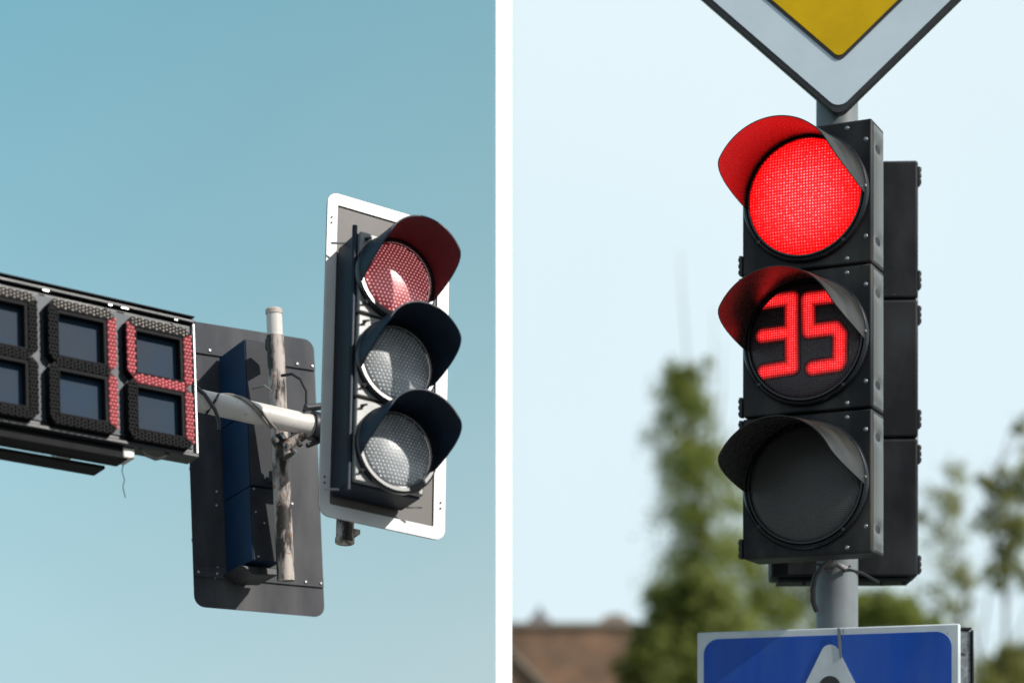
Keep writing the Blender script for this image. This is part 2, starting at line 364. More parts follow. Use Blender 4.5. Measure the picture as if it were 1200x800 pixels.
def visor(c, r, Lm, th0, tilt, thick=.003, mi_out=0, mi_in=0, full=None, back=.0, flare=1.0, e=1.3):
    """cutaway hood: a curved sheet from the rim, longest over the top"""
    mb = MB(); n = 60; m = 14; A = []
    full = full if full is not None else th0*.5
    for side in (0, 1):
        rr = r - (thick if side else 0); g = []
        for i in range(n+1):
            th = -th0 + 2*th0*i/n; t = (th0-abs(th))/(th0-full); t = max(0, min(1, t))
            ln = Lm*(.04 + .96*(math.sin(t*math.pi/2)**e))
            row = []
            for j in range(m+1):
                q = j/m; yy = -ln*q + back*(1-q); rad = rr*(1+(flare-1)*q)
                x = c[0] + rad*math.sin(R(th)); z = c[2] + rad*math.cos(R(th)) - math.tan(R(tilt))*ln*q
                row.append(mb.bm.verts.new((x, c[1]+yy, z)))
            g.append(row)
        A.append(g)
    for side in (0, 1):
        mb.mi = mi_in if side else mi_out; g = A[side]
        for i in range(n):
            for j in range(m):
                q = [g[i][j], g[i+1][j], g[i+1][j+1], g[i][j+1]]
                mb._f(q if not side else q[::-1])
    mb.mi = mi_out
    for i in range(n):
        mb._f([A[0][i][m], A[0][i+1][m], A[1][i+1][m], A[1][i][m]])
        mb._f([A[0][i+1][0], A[0][i][0], A[1][i][0], A[1][i+1][0]])
    for j in range(m):
        mb._f([A[0][0][j], A[0][0][j+1], A[1][0][j+1], A[1][0][j]]); mb._f([A[0][n][j+1], A[0][n][j], A[1][n][j], A[1][n][j+1]])
    return mb

# ================================================================== SETTING
g = MB(); g.box(-2500, 2500, -500, 4000, -.3, 0); struct(g.build('ground', M['grass']))
g = MB(); g.box(-60, 60, -8, 4.6, -.2, .004); struct(g.build('road', M['asphalt']))
g = MB(); g.box(-60, 60, 4.604, 4.75, -.2, .13); struct(g.build('kerb', M['kerb'], bevel=.01))
g = MB(); g.box(-60, 60, 4.754, 9.5, -.2, .12); struct(g.build('pavement', M['paving']))
g = MB()
for i in range(-10, 11): g.box(i*5, i*5+2.2, -1.8, -1.68, .0, .008)
struct(g.build('lane_marking', M['road_paint']))

# far brick building
bO = Vector((-.20, 60, 0)); bM = Matrix.Translation(bO)
b = thing('brick_building', 'low brown brick building with a flat parapet left of the tall poplar', 'building', bM)
top = 1.6 + (HZ-734)*60/F
g = MB(); g.box(0, 4.1, 0, 9, 0, top); g.build('wall', M['brick'], b)
g = MB(); g.box(-.0, 4.2, -.10, 9.1, top+.003, top+.12); g.build('coping', M['coping'], b)
g = MB(); cx = .95
g.prism([(cx-.34, top+.123), (cx+.34, top+.123), (cx+.2, top+.34), (cx-.2, top+.34)], .2, .9)
g.prism([(cx-.13, top+.343), (cx+.13, top+.343), (cx+.03, top+.62), (cx-.03, top+.62)], .35, .75); g.build('chimney', M['roof_tin'], b)
g = MB(); cx = 3.0
g.prism([(cx-.45, top+.123), (cx+.45, top+.123), (cx+.32, top+.30), (cx+.1, top+.38), (cx-.1, top+.38), (cx-.32, top+.30)], .2, 1.0); g.build('roof_vent', M['coping'], b)
for wx in (.6, 1.8, 3.0):
    f = MB(); f.box(wx, wx+.9, -.04, .05, 3.2, 4.7); f = f.build('window', M['coping'], b)
    p = MB(); p.box(wx+.08, wx+.82, -.05, -.043, 3.28, 4.62); p.build('pane', M['pane'], f)
# low gabled shed in front, its pale verge just in the corner of the picture
sO = at(592, 752, 48); sO.z = 0
s_ = thing('gabled_shed', 'low shed with a sloping pale roof verge in front of the brick building', 'shed', Matrix.Translation(sO))
zt = 1.6 + (HZ-752)*48/F
zl = zt - 1.9
g = MB(); g.prism([(0,0), (1.7,0), (1.7,zl-.1), (0, zt-.12)], 0, 5); g.build('wall', M['brick'], s_)
g = MB(); g.prism([(-.02, zt-.1), (1.9, zl-.18), (1.9, zl-.06), (-.02, zt+.02)], -.15, 5.1); g.build('roof', M['coping'], s_)

# trees
def tree(name, label, D, blobs, leafmat, ux, group, leaf=.16, n_per=1.0, trunk_r=.18, twigs=(), wide=1.12):
    """blobs: (u, v, half width px, half height px, leaves)"""
    base = Vector(((ux-600)*D/F, D, 0)); t = thing(name, label, 'tree', Matrix.Translation(base), group)
    k = D/F; mb = MB(); cr = []
    topv = min(bl[1] for bl in blobs)
    for (u, v, a, b_, n) in blobs:
        a *= wide
        c = at(u, v, D) - base; c.y = random.uniform(-.5, .5)*a*k; cr.append((c, a*k, b_*k))
        nclump = max(4, int(n/55*1.6))
        for q in range(nclump):
            th = random.uniform(0, 2*math.pi); ph = math.acos(random.uniform(-1, 1)); rr = random.uniform(.15, 1.08)**.6
            cc = c + Vector((a*k*rr*math.sin(ph)*math.cos(th), a*k*rr*math.sin(ph)*math.sin(th), b_*k*rr*math.cos(ph)))
            sz = random.uniform(.24, .46)*a*k
            for _ in range(int(105*n_per)):
                p = cc + Vector([random.gauss(0, sz*.55) for _ in range(3)])
                nrm = ((p-c).normalized()*.9 + (p-cc).normalized()*.5 + Vector([random.gauss(0,.55) for _ in range(3)]) + Vector((0,0,.35))).normalized()
                d1 = nrm.cross(Vector([random.gauss(0,1) for _ in range(3)])).normalized(); d2 = nrm.cross(d1)
                l = leaf*random.uniform(.7, 1.5); w = l*.6
                vs_ = [mb.bm.verts.new(p + d1*x*l + d2*y*w) for x, y in ((-.5,0), (0,-.5), (.5,0), (0,.5))]
                mb._f(vs_)
    mb.build('crown', leafmat, t, smooth=180, recalc=False)
    tr = MB(); cr.sort(key=lambda q: q[0].z); topc = cr[-1][0]
    pts = [Vector((0,0,0))]; H = topc.z
    for i in range(1, 9):
        f_ = i/8; near = min(cr, key=lambda q: abs(q[0].z - H*f_))[0]
        pts.append(Vector((near.x*.55*min(1, f_*2)*1.0 if f_ < .95 else topc.x*.8, 0, H*f_)))
    tr.tube(pts, [trunk_r*(1-.85*i/8) for i in range(9)], 8)
    for c, a, b_ in cr:
        z0 = max(.3*c.z, c.z - 2.2*a - .6); i = min(7, int(z0/H*8)); st = pts[i].lerp(pts[i+1], z0/H*8-i) if i < 8 else pts[-1]
        mid = (st + c)/2 + Vector((0,0,-.15*a))
        tr.tube([st, mid, c], [trunk_r*.4, trunk_r*.25, trunk_r*.1], 6)
        for _ in range(5):
            e = c + Vector((random.uniform(-a,a), random.uniform(-a,a), random.uniform(-.2,1)*b_)); tr.tube([c.lerp(mid, .3), c.lerp(e, .5)+Vector((0,0,.1*a)), e], [trunk_r*.14, trunk_r*.09, .012], 5)
    for tw in twigs:
        P = [at(u, v, D) - base for u, v in tw]; tr.tube(P, [.045*(1-.8*i/(len(P)-1)) for i in range(len(P))], 5)
    tr.build('trunk', M['bark'], t)
    return t
GT = 'trees behind the red signal'
tree('poplar_tree', 'tall narrow poplar standing left of the three-lamp signal with the countdown', 85,
     [(806,438,20,26,500), (800,470,26,30,700), (803,510,32,34,900), (812,552,34,34,900), (818,600,40,36,1000), (826,650,46,36,1100), (822,700,50,40,1100), (820,760,56,50,1000), (826,850,50,50,500)],
     M['leaf_poplar'], 822, GT, n_per=.85, wide=1.38, twigs=[[(826,640),(832,520),(838,430),(836,360)], [(812,560),(806,430),(800,350),(797,292)], [(838,560),(846,470),(848,400)]])
tree('leafy_tree', 'dense dark bushy tree at the foot of the poplar beside the brick building', 55,
     [(772,756,28,32,800), (796,712,30,34,800), (750,785,22,30,500), (820,690,28,30,500), (830,740,34,40,800), (800,790,50,40,1000), (840,720,40,40,900), (850,790,50,50,900), (770,860,60,50,600)],
     M['leaf_dark'], 795, GT)
tree('leafy_tree', 'green tree whose crown fills the gap behind the bottom lamp of the red signal', 92,
     [(884,640,36,50,650), (905,700,42,44,900), (868,570,20,40,260), (930,760,50,50,900), (900,790,60,50,900), (950,690,40,40,700)],
     M['leaf_poplar'], 915, GT, leaf=.18)
tree('leafy_tree', 'green bushy tree seen between the grey pole and the far right trees', 78,
     [(1030,712,30,22,800), (1062,722,30,22,700), (1000,720,30,26,600), (1040,780,70,50,900), (1085,745,26,26,380)],
     M['leaf_poplar'], 1040, GT)
tree('slender_tree', 'thin pale tree with sparse leaves just right of the red signal', 96,
     [(1108,552,20,24,170), (1096,600,26,36,420), (1122,590,16,24,170), (1110,650,28,38,480), (1100,705,32,36,520), (1132,690,18,26,180), (1115,760,30,40,250)],
     M['leaf_yellow'], 1130, GT, leaf=.17, trunk_r=.12, n_per=.55)
tree('slender_tree', 'sparse tree with yellow-green clumps on a bent trunk at the right edge', 70,
     [(1178,568,24,30,520), (1160,605,20,26,330), (1190,622,28,36,620), (1176,668,22,26,380), (1207,560,22,44,450), (1150,560,10,14,60), (1210,690,24,30,300), (1198,500,12,18,70)],
     M['leaf_yellow'], 1140, GT, leaf=.14, trunk_r=.12, n_per=.6, twigs=[[(1145,800),(1152,740),(1160,690),(1178,640),(1190,600)], [(1148,780),(1140,730),(1130,680)]])
tree('leafy_tree', 'low yellow-green tree in the lower right corner behind the blue sign', 66,
     [(1185,780,26,24,600), (1160,800,30,24,500), (1210,800,40,40,600), (1180,860,50,40,500)],
     M['leaf_yellow'], 1185, GT)

# white post
g = MB(); pw = 19*5.3/F; pc = at(590.7, 900, 5.3).x  # added to hide the seam between the two skies
q_ = [(pc-pw/2, 5.3), (pc+pw/2*.99, 5.3+pw*.40), (pc+.004, 5.3+pw*.9)]      # three-cornered, broad face turned to the sun
lo = [g.bm.verts.new((x, y, .12)) for x, y in q_]; hi = [g.bm.verts.new((x, y, 6.2)) for x, y in q_]
g._f(lo); g._f(hi[::-1])
for i in range(3): g._f([lo[i], lo[(i+1) % 3], hi[(i+1) % 3], hi[i]])
tag(g.build('white_divider', M['divider_white']), 'plain white post added between the two groups of signals', 'divider')

# ================================================================== LEFT: signal with white bordered board
WV, NV = (.88,-.21,-.42), (.46,.36,.82)
LM = frame(at(452, 430, 5.6), WV, NV)
ls = thing('traffic_light', 'three-lamp signal with dark hoods on a white-bordered backboard, top lamp red', 'traffic light', LM)
xl, xr = px(LM, 378, 415)[0], px(LM, 523.5, 452)[0]; zt, zb = px(LM, 457, 246)[1], px(LM, 447, 619)[1]
outer = rrect(xl, xr, zb, zt, .03); bw = .029
inner = rrect(xl+bw, xr-bw*1.2, zb+bw*1.15, zt-bw*1.1, .004)
g = MB(); g.prism(rrect(xl+.001, xr-.001, zb+.001, zt-.001, .03), .0, .003)
g.build('backboard', M['board_inner'], ls)
g = MB(); g.prism(outer, -.0045, -.0012, inner); g.build('board_border', M['board_white'], ls, bevel=.0008)
g = MB()
for zz in (zt-.07, zt-.085, zb+.085, zb+.10):
    for xx in (xl+.012, xr-.015): screw(g, xx, -.006, zz, .0022)
build_each(g, 'rivet', M['black'], ls)
# housing
DH = .125
hx0, hx1 = px(LM, 417, 420, -DH)[0], px(LM, 499, 500, -DH)[0]; hz1, hz0 = px(LM, 423, 269, -DH)[1], px(LM, 417, 564, -DH)[1]
print('LEFT board', xr-xl, zt-zb, 'housing', hx1-hx0, hz1-hz0)
g = MB(); g.box(hx0, hx1, -DH+.018, -.006, hz0, hz1); g.build('housing', M['housing_navy'], ls, bevel=.006)
sec = (hz1-hz0)/3
g = MB()
for q in (0, 1):
    z = hz0 + .004 + q*(hz1-hz0-.008)
    for xx in (hx0-.03, hx1+.0): g.tube([(xx, -.03, z), (xx+.035, -.05, z)], .0028, 6)
build_each(g, 'bracket', M['steel'], ls)
g = MB()
g.tube([(hx0-.006, -DH+.012, hz0-.02), (hx0-.006, -DH+.012, hz1+.012)], .0065, 10)
g.build('hinge_rod', M['housing_navy'], ls)
LR = .0945
for i in range(3):
    z1 = hz1 - sec*i; z0 = z1 - sec; zc = (z0+z1)/2 - .002; xc = px(LM, 465, (327,426,527)[i], -DH-.01)[0]
    zc = px(LM, 465, (327,426,527)[i], -DH-.01)[1]
    g = MB(); g.box(hx0+.004, hx1-.002, -DH, -DH+.016, z0+.003, z1-.003)
    door = g.build('door', M['door_grey'], ls, bevel=.004)
    g = MB()
    for (xx, zz) in ((hx0+.02, z1-.024), (hx0+.02, z0+.028)):
        g.tube([(xx, -DH, zz), (xx, -DH-.012, zz)], .0035, 8); g.tube([(xx-.010, -DH-.012, zz-.003), (xx+.008, -DH-.012, zz+.003)], .0025, 6)
    build_each(g, 'wing_screw', M['black'], door, tol=.028)
    g = MB(); g.lathe([(LR+.017, 0), (LR+.017, -.012), (LR+.012, -.016), (LR+.004, -.016), (LR, -.006)], (xc, -DH-.002, zc), 72)
    ring = g.build('lens_ring', M['black_gloss'], ls)
    g = MB(); g.lathe([(LR+.001, 0), (LR+.003, -.003), (LR, -.006), (LR-.002, -.003)], (xc, -DH-.010, zc), 72); g.build('rim', M['chrome'], ring)
    g = MB(); g.lathe([(LR, -.004)] + [(LR*math.cos(a), -.004-.026*math.sin(a)) for a in [R(x) for x in (15,30,45,60,75)]] + [(0, -.030)], (xc, -DH, zc), 64)
    g.mi = 1; st = .0098
    for r_ in range(-12, 13):
        for c_ in range(-12, 13):
            X = (c_ + .5*(r_ % 2))*st; Z = r_*st*.87; rr = math.hypot(X, Z)
            if rr < LR-.005: g.bead(xc+X, -DH-.003-.026*math.sqrt(max(0, 1-(rr/LR)**2)), zc+Z, .0029, .0022)
    ln = g.build('lens', [M['lensA_red'] if i == 0 else M['lensA_clear'], M['dotA_red'] if i == 0 else M['dotA_clear']], ls, smooth=60)
    ln['label'] = 'lit red lens' if i == 0 else ('unlit clear middle lens' if i == 1 else 'unlit clear bottom lens')
    v_ = visor((xc, -DH-.008, zc), LR+.013, .150, 110, 2, full=62, mi_in=1, e=1.1).build('hood', [M['visor_dark'], M['visor_red_glow'] if i == 0 else M['visor_dark']], ls, smooth=50)
    if i == 0: v_['label'] = 'hood with the red lamp glow painted inside'
p0 = LM.inverted() @ at(404, 634, 5.72); p1 = Vector((p0.x, p0.y, zt-.1))
g = MB(); g.tube([p0, p1], .0235, 20); g.lathe([(0,0)], (0,0,0), 3) if False else None
g.tube([p0+Vector((0,0,-.004)), p0+Vector((0,0,.008))], .0255, 20); g.box(p0.x+.015, p0.x+.034, p0.y-.02, p0.y+.02, p0.z+.02, p0.z+.032)
for zz in (zb+.12, zt-.2): g.box(p0.x-.03, p0.x+.03, .0045, p0.y, zz, zz+.04)
g.build('mounting_pole', M['rust_pole'], ls)

# ================================================================== LEFT: rear signal seen from behind
RM = frame(at(300, 560, 6.45), (.9,-.09,-.42), (.40,.27,.87))
rs = thing('traffic_light', 'signal turned away, its dark grey backboard and navy box seen from behind', 'traffic light', RM)
xl2, xr2 = px(RM, 223, 550)[0], px(RM, 374, 560)[0]; zt2, zb2 = px(RM, 300, 388)[1], px(RM, 300, 716)[1]
g = MB(); g.prism(rrect(xl2, xr2, zb2, zt2, .032), 0, .004); g.build('backboard', M['rear_board'], rs)
z_a, z_b = px(RM, 350, 432)[1], px(RM, 350, 686)[1]
g = MB()
g.box(xl2+.003, xr2-.002, -.006, -.002, z_a-.0, z_a+.030); g.box(xl2+.003, xr2-.002, -.006, -.002, z_b-.0, z_b+.030)
build_each(g, 'joint_strip', M['rear_board'], rs, bevel=.001)
g = MB()
for z in (z_a+.008, z_b+.008):
    for xx in (xl2+.012, xl2+.07, xr2-.012, xr2-.062): screw(g, xx, -.007, z+.004, .0042)
for (u, v) in ((254,576),(254,592),(255,665),(252,676),(249,470),(342,590)): 
    q = px(RM, u, v); screw(g, q[0], -.001, q[1], .004)
build_each(g, 'bolt', M['steel'], rs)
DB = .178
bx0, bx1 = px(RM, 291, 530, -DB)[0], px(RM, 323, 530, -DB)[0]; bz1, bz0 = px(RM, 300, 399, -DB)[1], px(RM, 300, 657, -DB)[1]
bh = bz1-bz0
for i in range(3):
    g = MB(); z0 = bz0+bh*i/3; g.box(bx0, bx1, -DB, -.008, z0+.0012, z0+bh/3-.0012)
    g.mi = 1; g.box(bx0+.003, bx1-.003, -DB-.003, -DB-.0004, z0+.003, z0+bh/3-.003)
    g.build('housing', [M['rear_box'], M['rear_back']], rs, bevel=.004)
g = MB()
for (u, v) in ((297,573),(302,652),(310,560),(299,600),(309,613)):
    q = px(RM, u, v, -DB); screw(g, q[0], -DB-.004, q[1], .003)
build_each(g, 'housing_bolt', M['steel'], rs)
for i in range(3):      # hoods on the far side
    zc = bz0 + bh*(i+.5)/3; v_ = visor(((bx0+bx1)/2+.02, 0, zc), .10, .16, 110, 4, full=50)
    bmesh.ops.transform(v_.bm, matrix=Matrix.Translation((0,.02,0)) @ Matrix.Scale(-1, 4, (0,1,0)), verts=v_.bm.verts)
    v_.build('hood', M['visor_dark'], rs, smooth=50)
g = MB(); fx = (bx0+bx1)/2; g.prism([(fx-.07, bz0-.010), (fx+.055, bz0-.010), (fx+.045, bz0-.030), (fx-.03, bz0-.034)], -DB+.02, -.03); g.build('foot_bracket', M['black'], rs, bevel=.003)

# upright rusty pole carrying it
pT, pB = at(321, 363, 6.20), at(335, 680, 6.20)
pm = Matrix.Translation(pB)
up = thing('upright_pole', 'rusty peeling upright pole in front of the turned-away signal', 'pole', pm)
d = pT-pB
g = MB(); g.tube([(0,0,0), d*.33, d*.66, d*.9, d*.905], .0248, 24); g.build('pipe', M['rust_pole'], up)
g = MB(); g.tube([d*.905, d*.995], .022, 24); g.build('sleeve', M['cream_pipe'], up)
g = MB(); g.tube([d*.985, d*1.0, d*1.006], [.024,.024,.019], 24); g.build('cap', M['rust_pole'], up)
g = MB(); g.box(-.05, .0, .018, .06, .28, .31); g.box(-.06, -.01, .018, .06, d.z*.86, d.z*.86+.03); build_each(g, 'stand_off', M['black'], up, bevel=.002)

# ================================================================== LEFT: arm
a0, a1 = at(-900, 240, 4.55), at(367, 499, 6.13); aB = at(205, 463, 5.92)
dirn = (a1-aB).normalized(); a0 = aB - dirn*2.2
mb0 = Vector((a0.x, a0.y, .12))
am = thing('mast_arm', 'cream painted pipe arm with cables wound round it, reaching from the left', 'mast arm', Matrix.Translation(mb0))
A0, A1 = a0-mb0, a1-mb0
g = MB(); g.tube([A0, A1], .0305, 32); g.build('arm', M['cream_pipe'], am)
g = MB(); g.tube([Vector((0,0,0)), Vector((0,0,A0.z+.5))], [.09,.065], 24); g.build('mast', M['cream_pipe'], am)
e = dirn
def armp(s, ang, r=.040):      # point around the arm, s metres back from its end
    a = e.cross(Vector((0,0,1))).normalized(); b_ = a.cross(e); return A1 - e*s + a*(r*math.cos(ang)) + b_*(r*math.sin(ang))
g = MB(); g.tube([armp(.18 + .0085*k, R(-10+10.5*k), .0335) for k in range(-6, 22)], .0042, 8); g.build('cable', M['cable_pale'], am)
g = MB(); g.tube([armp(.166 + .0085*k, R(-10+10.5*k), .0335) for k in range(-6, 22)], .0036, 8); g.build('cable', M['cable_pale'], am)
inv = Matrix.Translation(-mb0)
def P(u, v, Y): return inv @ at(u, v, Y)
g = MB(); g.tube([P(228,452,5.930), P(240,462,5.920), P(252,480,5.920), P(257,494,5.930), P(257,503,5.930)], .0055, 8); g.build('cable', M['cable'], am)
g = MB(); g.tube([P(236,495,5.960), P(246,478,5.950), P(253,468,5.930), P(256,462,5.950)], .0035, 8); g.build('cable', M['cable'], am)
g = MB(); g.tube([P(330,440,6.150), P(342,438,6.130), P(352,444,6.120), P(359,458,6.120), P(359,472,6.120), P(356,482,6.110)], .0042, 8); g.build('cable', M['cable'], am)
g = MB(); g.tube([P(296,455,6.210), P(310,452,6.170), P(318,458,6.130)], .0035, 8); g.build('cable', M['cable_pale'], am)
g = MB()      # clamp at the arm's end
g.tube([A1-e*.006, A1+e*.035], .041, 20); g.tube([A1+e*.035, A1+e*.09], .03, 16); g.tube([A1+e*.06, P(404,508,5.74)], .022, 12)
g.tube([P(358,478,6.090), P(376,476,6.130)], .010, 8); g.tube([P(360,522,6.090), P(378,515,6.130)], .007, 8)
g.build('clamp', M['black'], am)
g = MB()      # stay bracket below
g.tube([P(333,524,6.110), P(356,508,6.110)], .016, 12); g.tube([P(324,512,6.130), P(338,534,6.120)], .02, 12); g.tube([P(340,500,6.120), P(352,522,6.100)], .0075, 8)
g.build('stay', M['rust_pole'], am)
g = MB()
for (u, v) in ((322,512),(330,508),(336,519),(345,528)): g.tube([P(u,v,6.100), P(u+3,v+4,6.085)], .0055, 7)
build_each(g, 'clamp_bolt', M['steel'], am)

# ================================================================== LEFT: countdown board
CM = frame(at(113, 430, 5.28), (.885,-.145,-.42), (.44,.34,.83))
cb = thing('countdown_board', 'long black countdown board showing the red number 14 at the left edge', 'countdown display', CM)
cx1 = px(CM, 227, 450)[0]; cx0 = px(CM, -95, 380)[0]
ct = px(CM, 113, 356)[1]; cbm = px(CM, 113, 511)[1]
print('COUNT', cx1-cx0, ct-cbm)
g = MB(); g.box(cx0, cx1-.004, .0, .045, cbm, ct); g.build('case', M['black'], cb, bevel=.003)
g = MB(); g.box(cx0+.01, cx1-.010, -.004, -.0005, cbm+.012, ct-.012); g.build('face', M['face_grey'], cb)
g = MB(); g.box(cx0, cx1+.002, -.012, .046, ct+.001, ct+.010); g.box(cx0, cx1-.002, -.020, .03, ct+.012, ct+.016); g.box(cx0, cx1+.002, -.012, .046, cbm-.011, cbm-.001); build_each(g, 'rail', M['black'], cb, bevel=.002)
g = MB(); g.box(cx1-.003, cx1+.002, -.010, .044, cbm, ct); g.build('end_plate', M['alu'], cb, bevel=.001)
g = MB()
for xx, wd_ in ((cx0+.30, .016), (cx0+.47, .010), (cx1-.20, .020), (cx1-.055, .008)):
    g.box(xx, xx+wd_, -.014, -.0125, ct-.003, ct+.0005)
build_each(g, 'edge_glint', M['alu'], cb)  # small pale pieces standing for glints along the top edge
def digit(x0, x1, z0, z1, lit):
    t = .0232; zm = (z0+z1)/2; c = .0145; gp = .0016; y0, y1 = -.030, -.0045
    h = t/2
    segs = {
     'a': [(x0+c, z1), (x1-c, z1), (x1-c*.2, z1-c), (x1-t+.0, z1-t), (x0+t, z1-t), (x0+c*.2, z1-c)],
     'd': [(x0+c, z0), (x1-c, z0), (x1-c*.2, z0+c), (x1-t, z0+t), (x0+t, z0+t), (x0+c*.2, z0+c)],
     'g': [(x0+c+gp, zm+.0), (x0+t, zm+h), (x1-t, zm+h), (x1-c-gp, zm), (x1-t, zm-h), (x0+t, zm-h)],
     'f': [(x0, zm+c+gp), (x0, z1-c-gp), (x0+gp*.5, z1-c), (x0+t-gp, z1-t-gp), (x0+t-gp, zm+h+gp), (x0+c, zm+gp)],
     'b': [(x1, zm+c+gp), (x1, z1-c-gp), (x1-gp*.5, z1-c), (x1-t+gp, z1-t-gp), (x1-t+gp, zm+h+gp), (x1-c, zm+gp)],
     'e': [(x0, zm-c-gp), (x0, z0+c+gp), (x0+gp*.5, z0+c), (x0+t-gp, z0+t+gp), (x0+t-gp, zm-h-gp), (x0+c, zm-gp)],
     'c': [(x1, zm-c-gp), (x1, z0+c+gp), (x1-gp*.5, z0+c), (x1-t+gp, z0+t+gp), (x1-t+gp, zm-h-gp), (x1-c, zm-gp)]}
    def inside(p, poly, m=.0016):
        s = None
        for i in range(len(poly)):
            a, b = poly[i], poly[(i+1) % len(poly)]; ex, ez = b[0]-a[0], b[1]-a[1]; l = math.hypot(ex, ez)
            if l < 1e-6: continue
            dd = (ex*(p[1]-a[1]) - ez*(p[0]-a[0]))/l
            if abs(dd) < m: return False
            if s is None: s = dd > 0
            elif s != (dd > 0): return False
        return True
    for k, poly in segs.items():
        on = k in lit; g = MB(); g.prism(poly, y0, y0+.003); g.mi = 2; g.prism(poly, y0+.0031, y1); g.mi = 1
        vert = k in 'fbec'
        xa, xb = min(p[0] for p in poly), max(p[0] for p in poly); za, zb_ = min(p[1] for p in poly), max(p[1] for p in poly)
        st, pr = (.0086, .0092)
        i = 0; q = (za if vert else xa) + .003
        while q < (zb_ if vert else xb):
            for j in range(5):
                o = (j-2)*st*1.0 + (st*.5 if i % 2 else 0)
                x, z = (((xa+xb)/2+o, q) if vert else (q, (za+zb_)/2+o))
                if inside((x, z), poly): g.bead(x, y0, z, .0036 if on else .0034, .0048, 7)
            q += pr; i += 1
        o = g.build('segment', [M['seg_on'], M['bead_on'], M['matte_black']] if on else [M['seg_off'], M['bead_sunlit'] if k == 'a' else M['bead_off'], M['matte_black']], cb, smooth=50)
        if on: o['label'] = 'lit red segment'
    for (za, zb_) in ((zm+h+.002, z1-t-.002), (z0+t+.002, zm-h-.002)):
        g = MB(); g.prism(rrect(x0+t+.001, x1-t-.001, za, zb_, .001), -.029, -.0048, rrect(x0+t+.003, x1-t-.008, za+.003, zb_-.008, .001)); g.build('window_frame_shade', M['matte_black'], cb)  # black frame, made thicker at right and top to stand for shadow
        g = MB(); g.box(x0+t+.003, x1-t-.008, -.007, -.0047, za+.003, zb_-.008); g.build('window', M['pane'], cb)
yb = -.030
dz1 = px(CM, 188, 378, yb)[1]; dz0 = px(CM, 188, 519, yb)[1]
digit(px(CM, 150, 440, yb)[0], px(CM, 226, 455, yb)[0], dz0, dz1, 'fgbc')
digit(px(CM, 58, 425, yb)[0], px(CM, 137, 435, yb)[0], dz0+.002, dz1+.002, 'bc')
dw = px(CM, 137, 435, yb)[0]-px(CM, 58, 425, yb)[0]; xr3 = px(CM, 44.5, 410, yb)[0]
digit(xr3-dw, xr3, dz0+.002, dz1+.002, '')
# rails and brackets under the board
g = MB(); u150 = px(CM, 152, 530, .04)[0]; 
g.box(cx0, u150-.02, .01, .07, cbm-.040, cbm-.013); g.build('hanger_rail', M['matte_black'], cb, bevel=.003)
g = MB(); g.box(cx0, u150-.05, .07, .13, cbm-.050, cbm-.0405); g.build('hanger_rail', M['matte_black'], cb, bevel=.003)
g = MB(); g.box(u150-.035, u150-.005, .005, .06, cbm-.037, cbm-.012); g.build('rail_end', M['cream_pipe'], cb, bevel=.003)
q = [px(CM, u, v, .0) for u, v in ((160,521), (170,533), (182,538), (192,536), (198,531))]
g = MB(); g.tube([(a, .0, b_) for a, b_ in q], .0035, 8); g.build('cable', M['cable'], cb)
q = [px(CM, u, v, .05) for u, v in ((145,540), (143,552), (146,562), (144,570), (147,583))]
g = MB(); g.tube([(a, .05, b_) for a, b_ in q], .0012, 5); g.build('loose_wire', M['cable'], cb)
g = MB(); xm = px(CM, 60, 440)[0]
for xx in (cx0+.1, xm+.2): g.box(xx, xx+.04, .046, .42, (cbm+ct)/2-.08, (cbm+ct)/2+.08)
build_each(g, 'mounting_bracket', M['steel'], cb)

# ================================================================== RIGHT: pole
YP = 6.52; pol = at(981, 900, YP); pol.z = .12
pr_ = 24.3*YP/F
po = thing('signal_pole', 'round grey painted pole carrying both signs and the lit red signal', 'pole', Matrix.Translation(pol))
g = MB(); g.tube([(0,0,0), (0,0,2), (0,0,4.75)], pr_, 48); g.build('shaft', M['pole_grey'], po)
g = MB(); g.tube([(0,0,4.75), (0,0,4.77)], [pr_*1.04, pr_*.9], 48); g.build('cap', M['pole_grey'], po)
g = MB(); g.tube([(0,0,0), (0,0,.02)], .13, 32)
for k in range(4): g.tube([(.1*math.cos(k*1.57+.78), .1*math.sin(k*1.57+.78), .02), (.1*math.cos(k*1.57+.78), .1*math.sin(k*1.57+.78), .05)], .01, 8)
g.build('base_plate', M['galv'], po)
def Q(u, v, Y): return at(u, v, Y) - pol
g = MB(); g.tube([Q(975,655,6.44), Q(964,663,6.43), Q(955,676,6.44), Q(952,690,6.46), Q(953,705,6.47), Q(957,716,6.48)], .0075, 8); g.build('cable', M['cable'], po)
g = MB()
for k in range(4):
    g.tube([Q(956+4*k,660,6.44), Q(966+2*k,664+2*k,6.43), Q(980,659+k,6.435), Q(990,664+k*1.5,6.44), Q(996,666-k,6.45)], .0042, 6)
g.tube([Q(986,664,6.44), Q(1010,671,6.5), Q(1030,682,6.58)], .004, 6)
g.build('wire_tie', M['cable'], po)

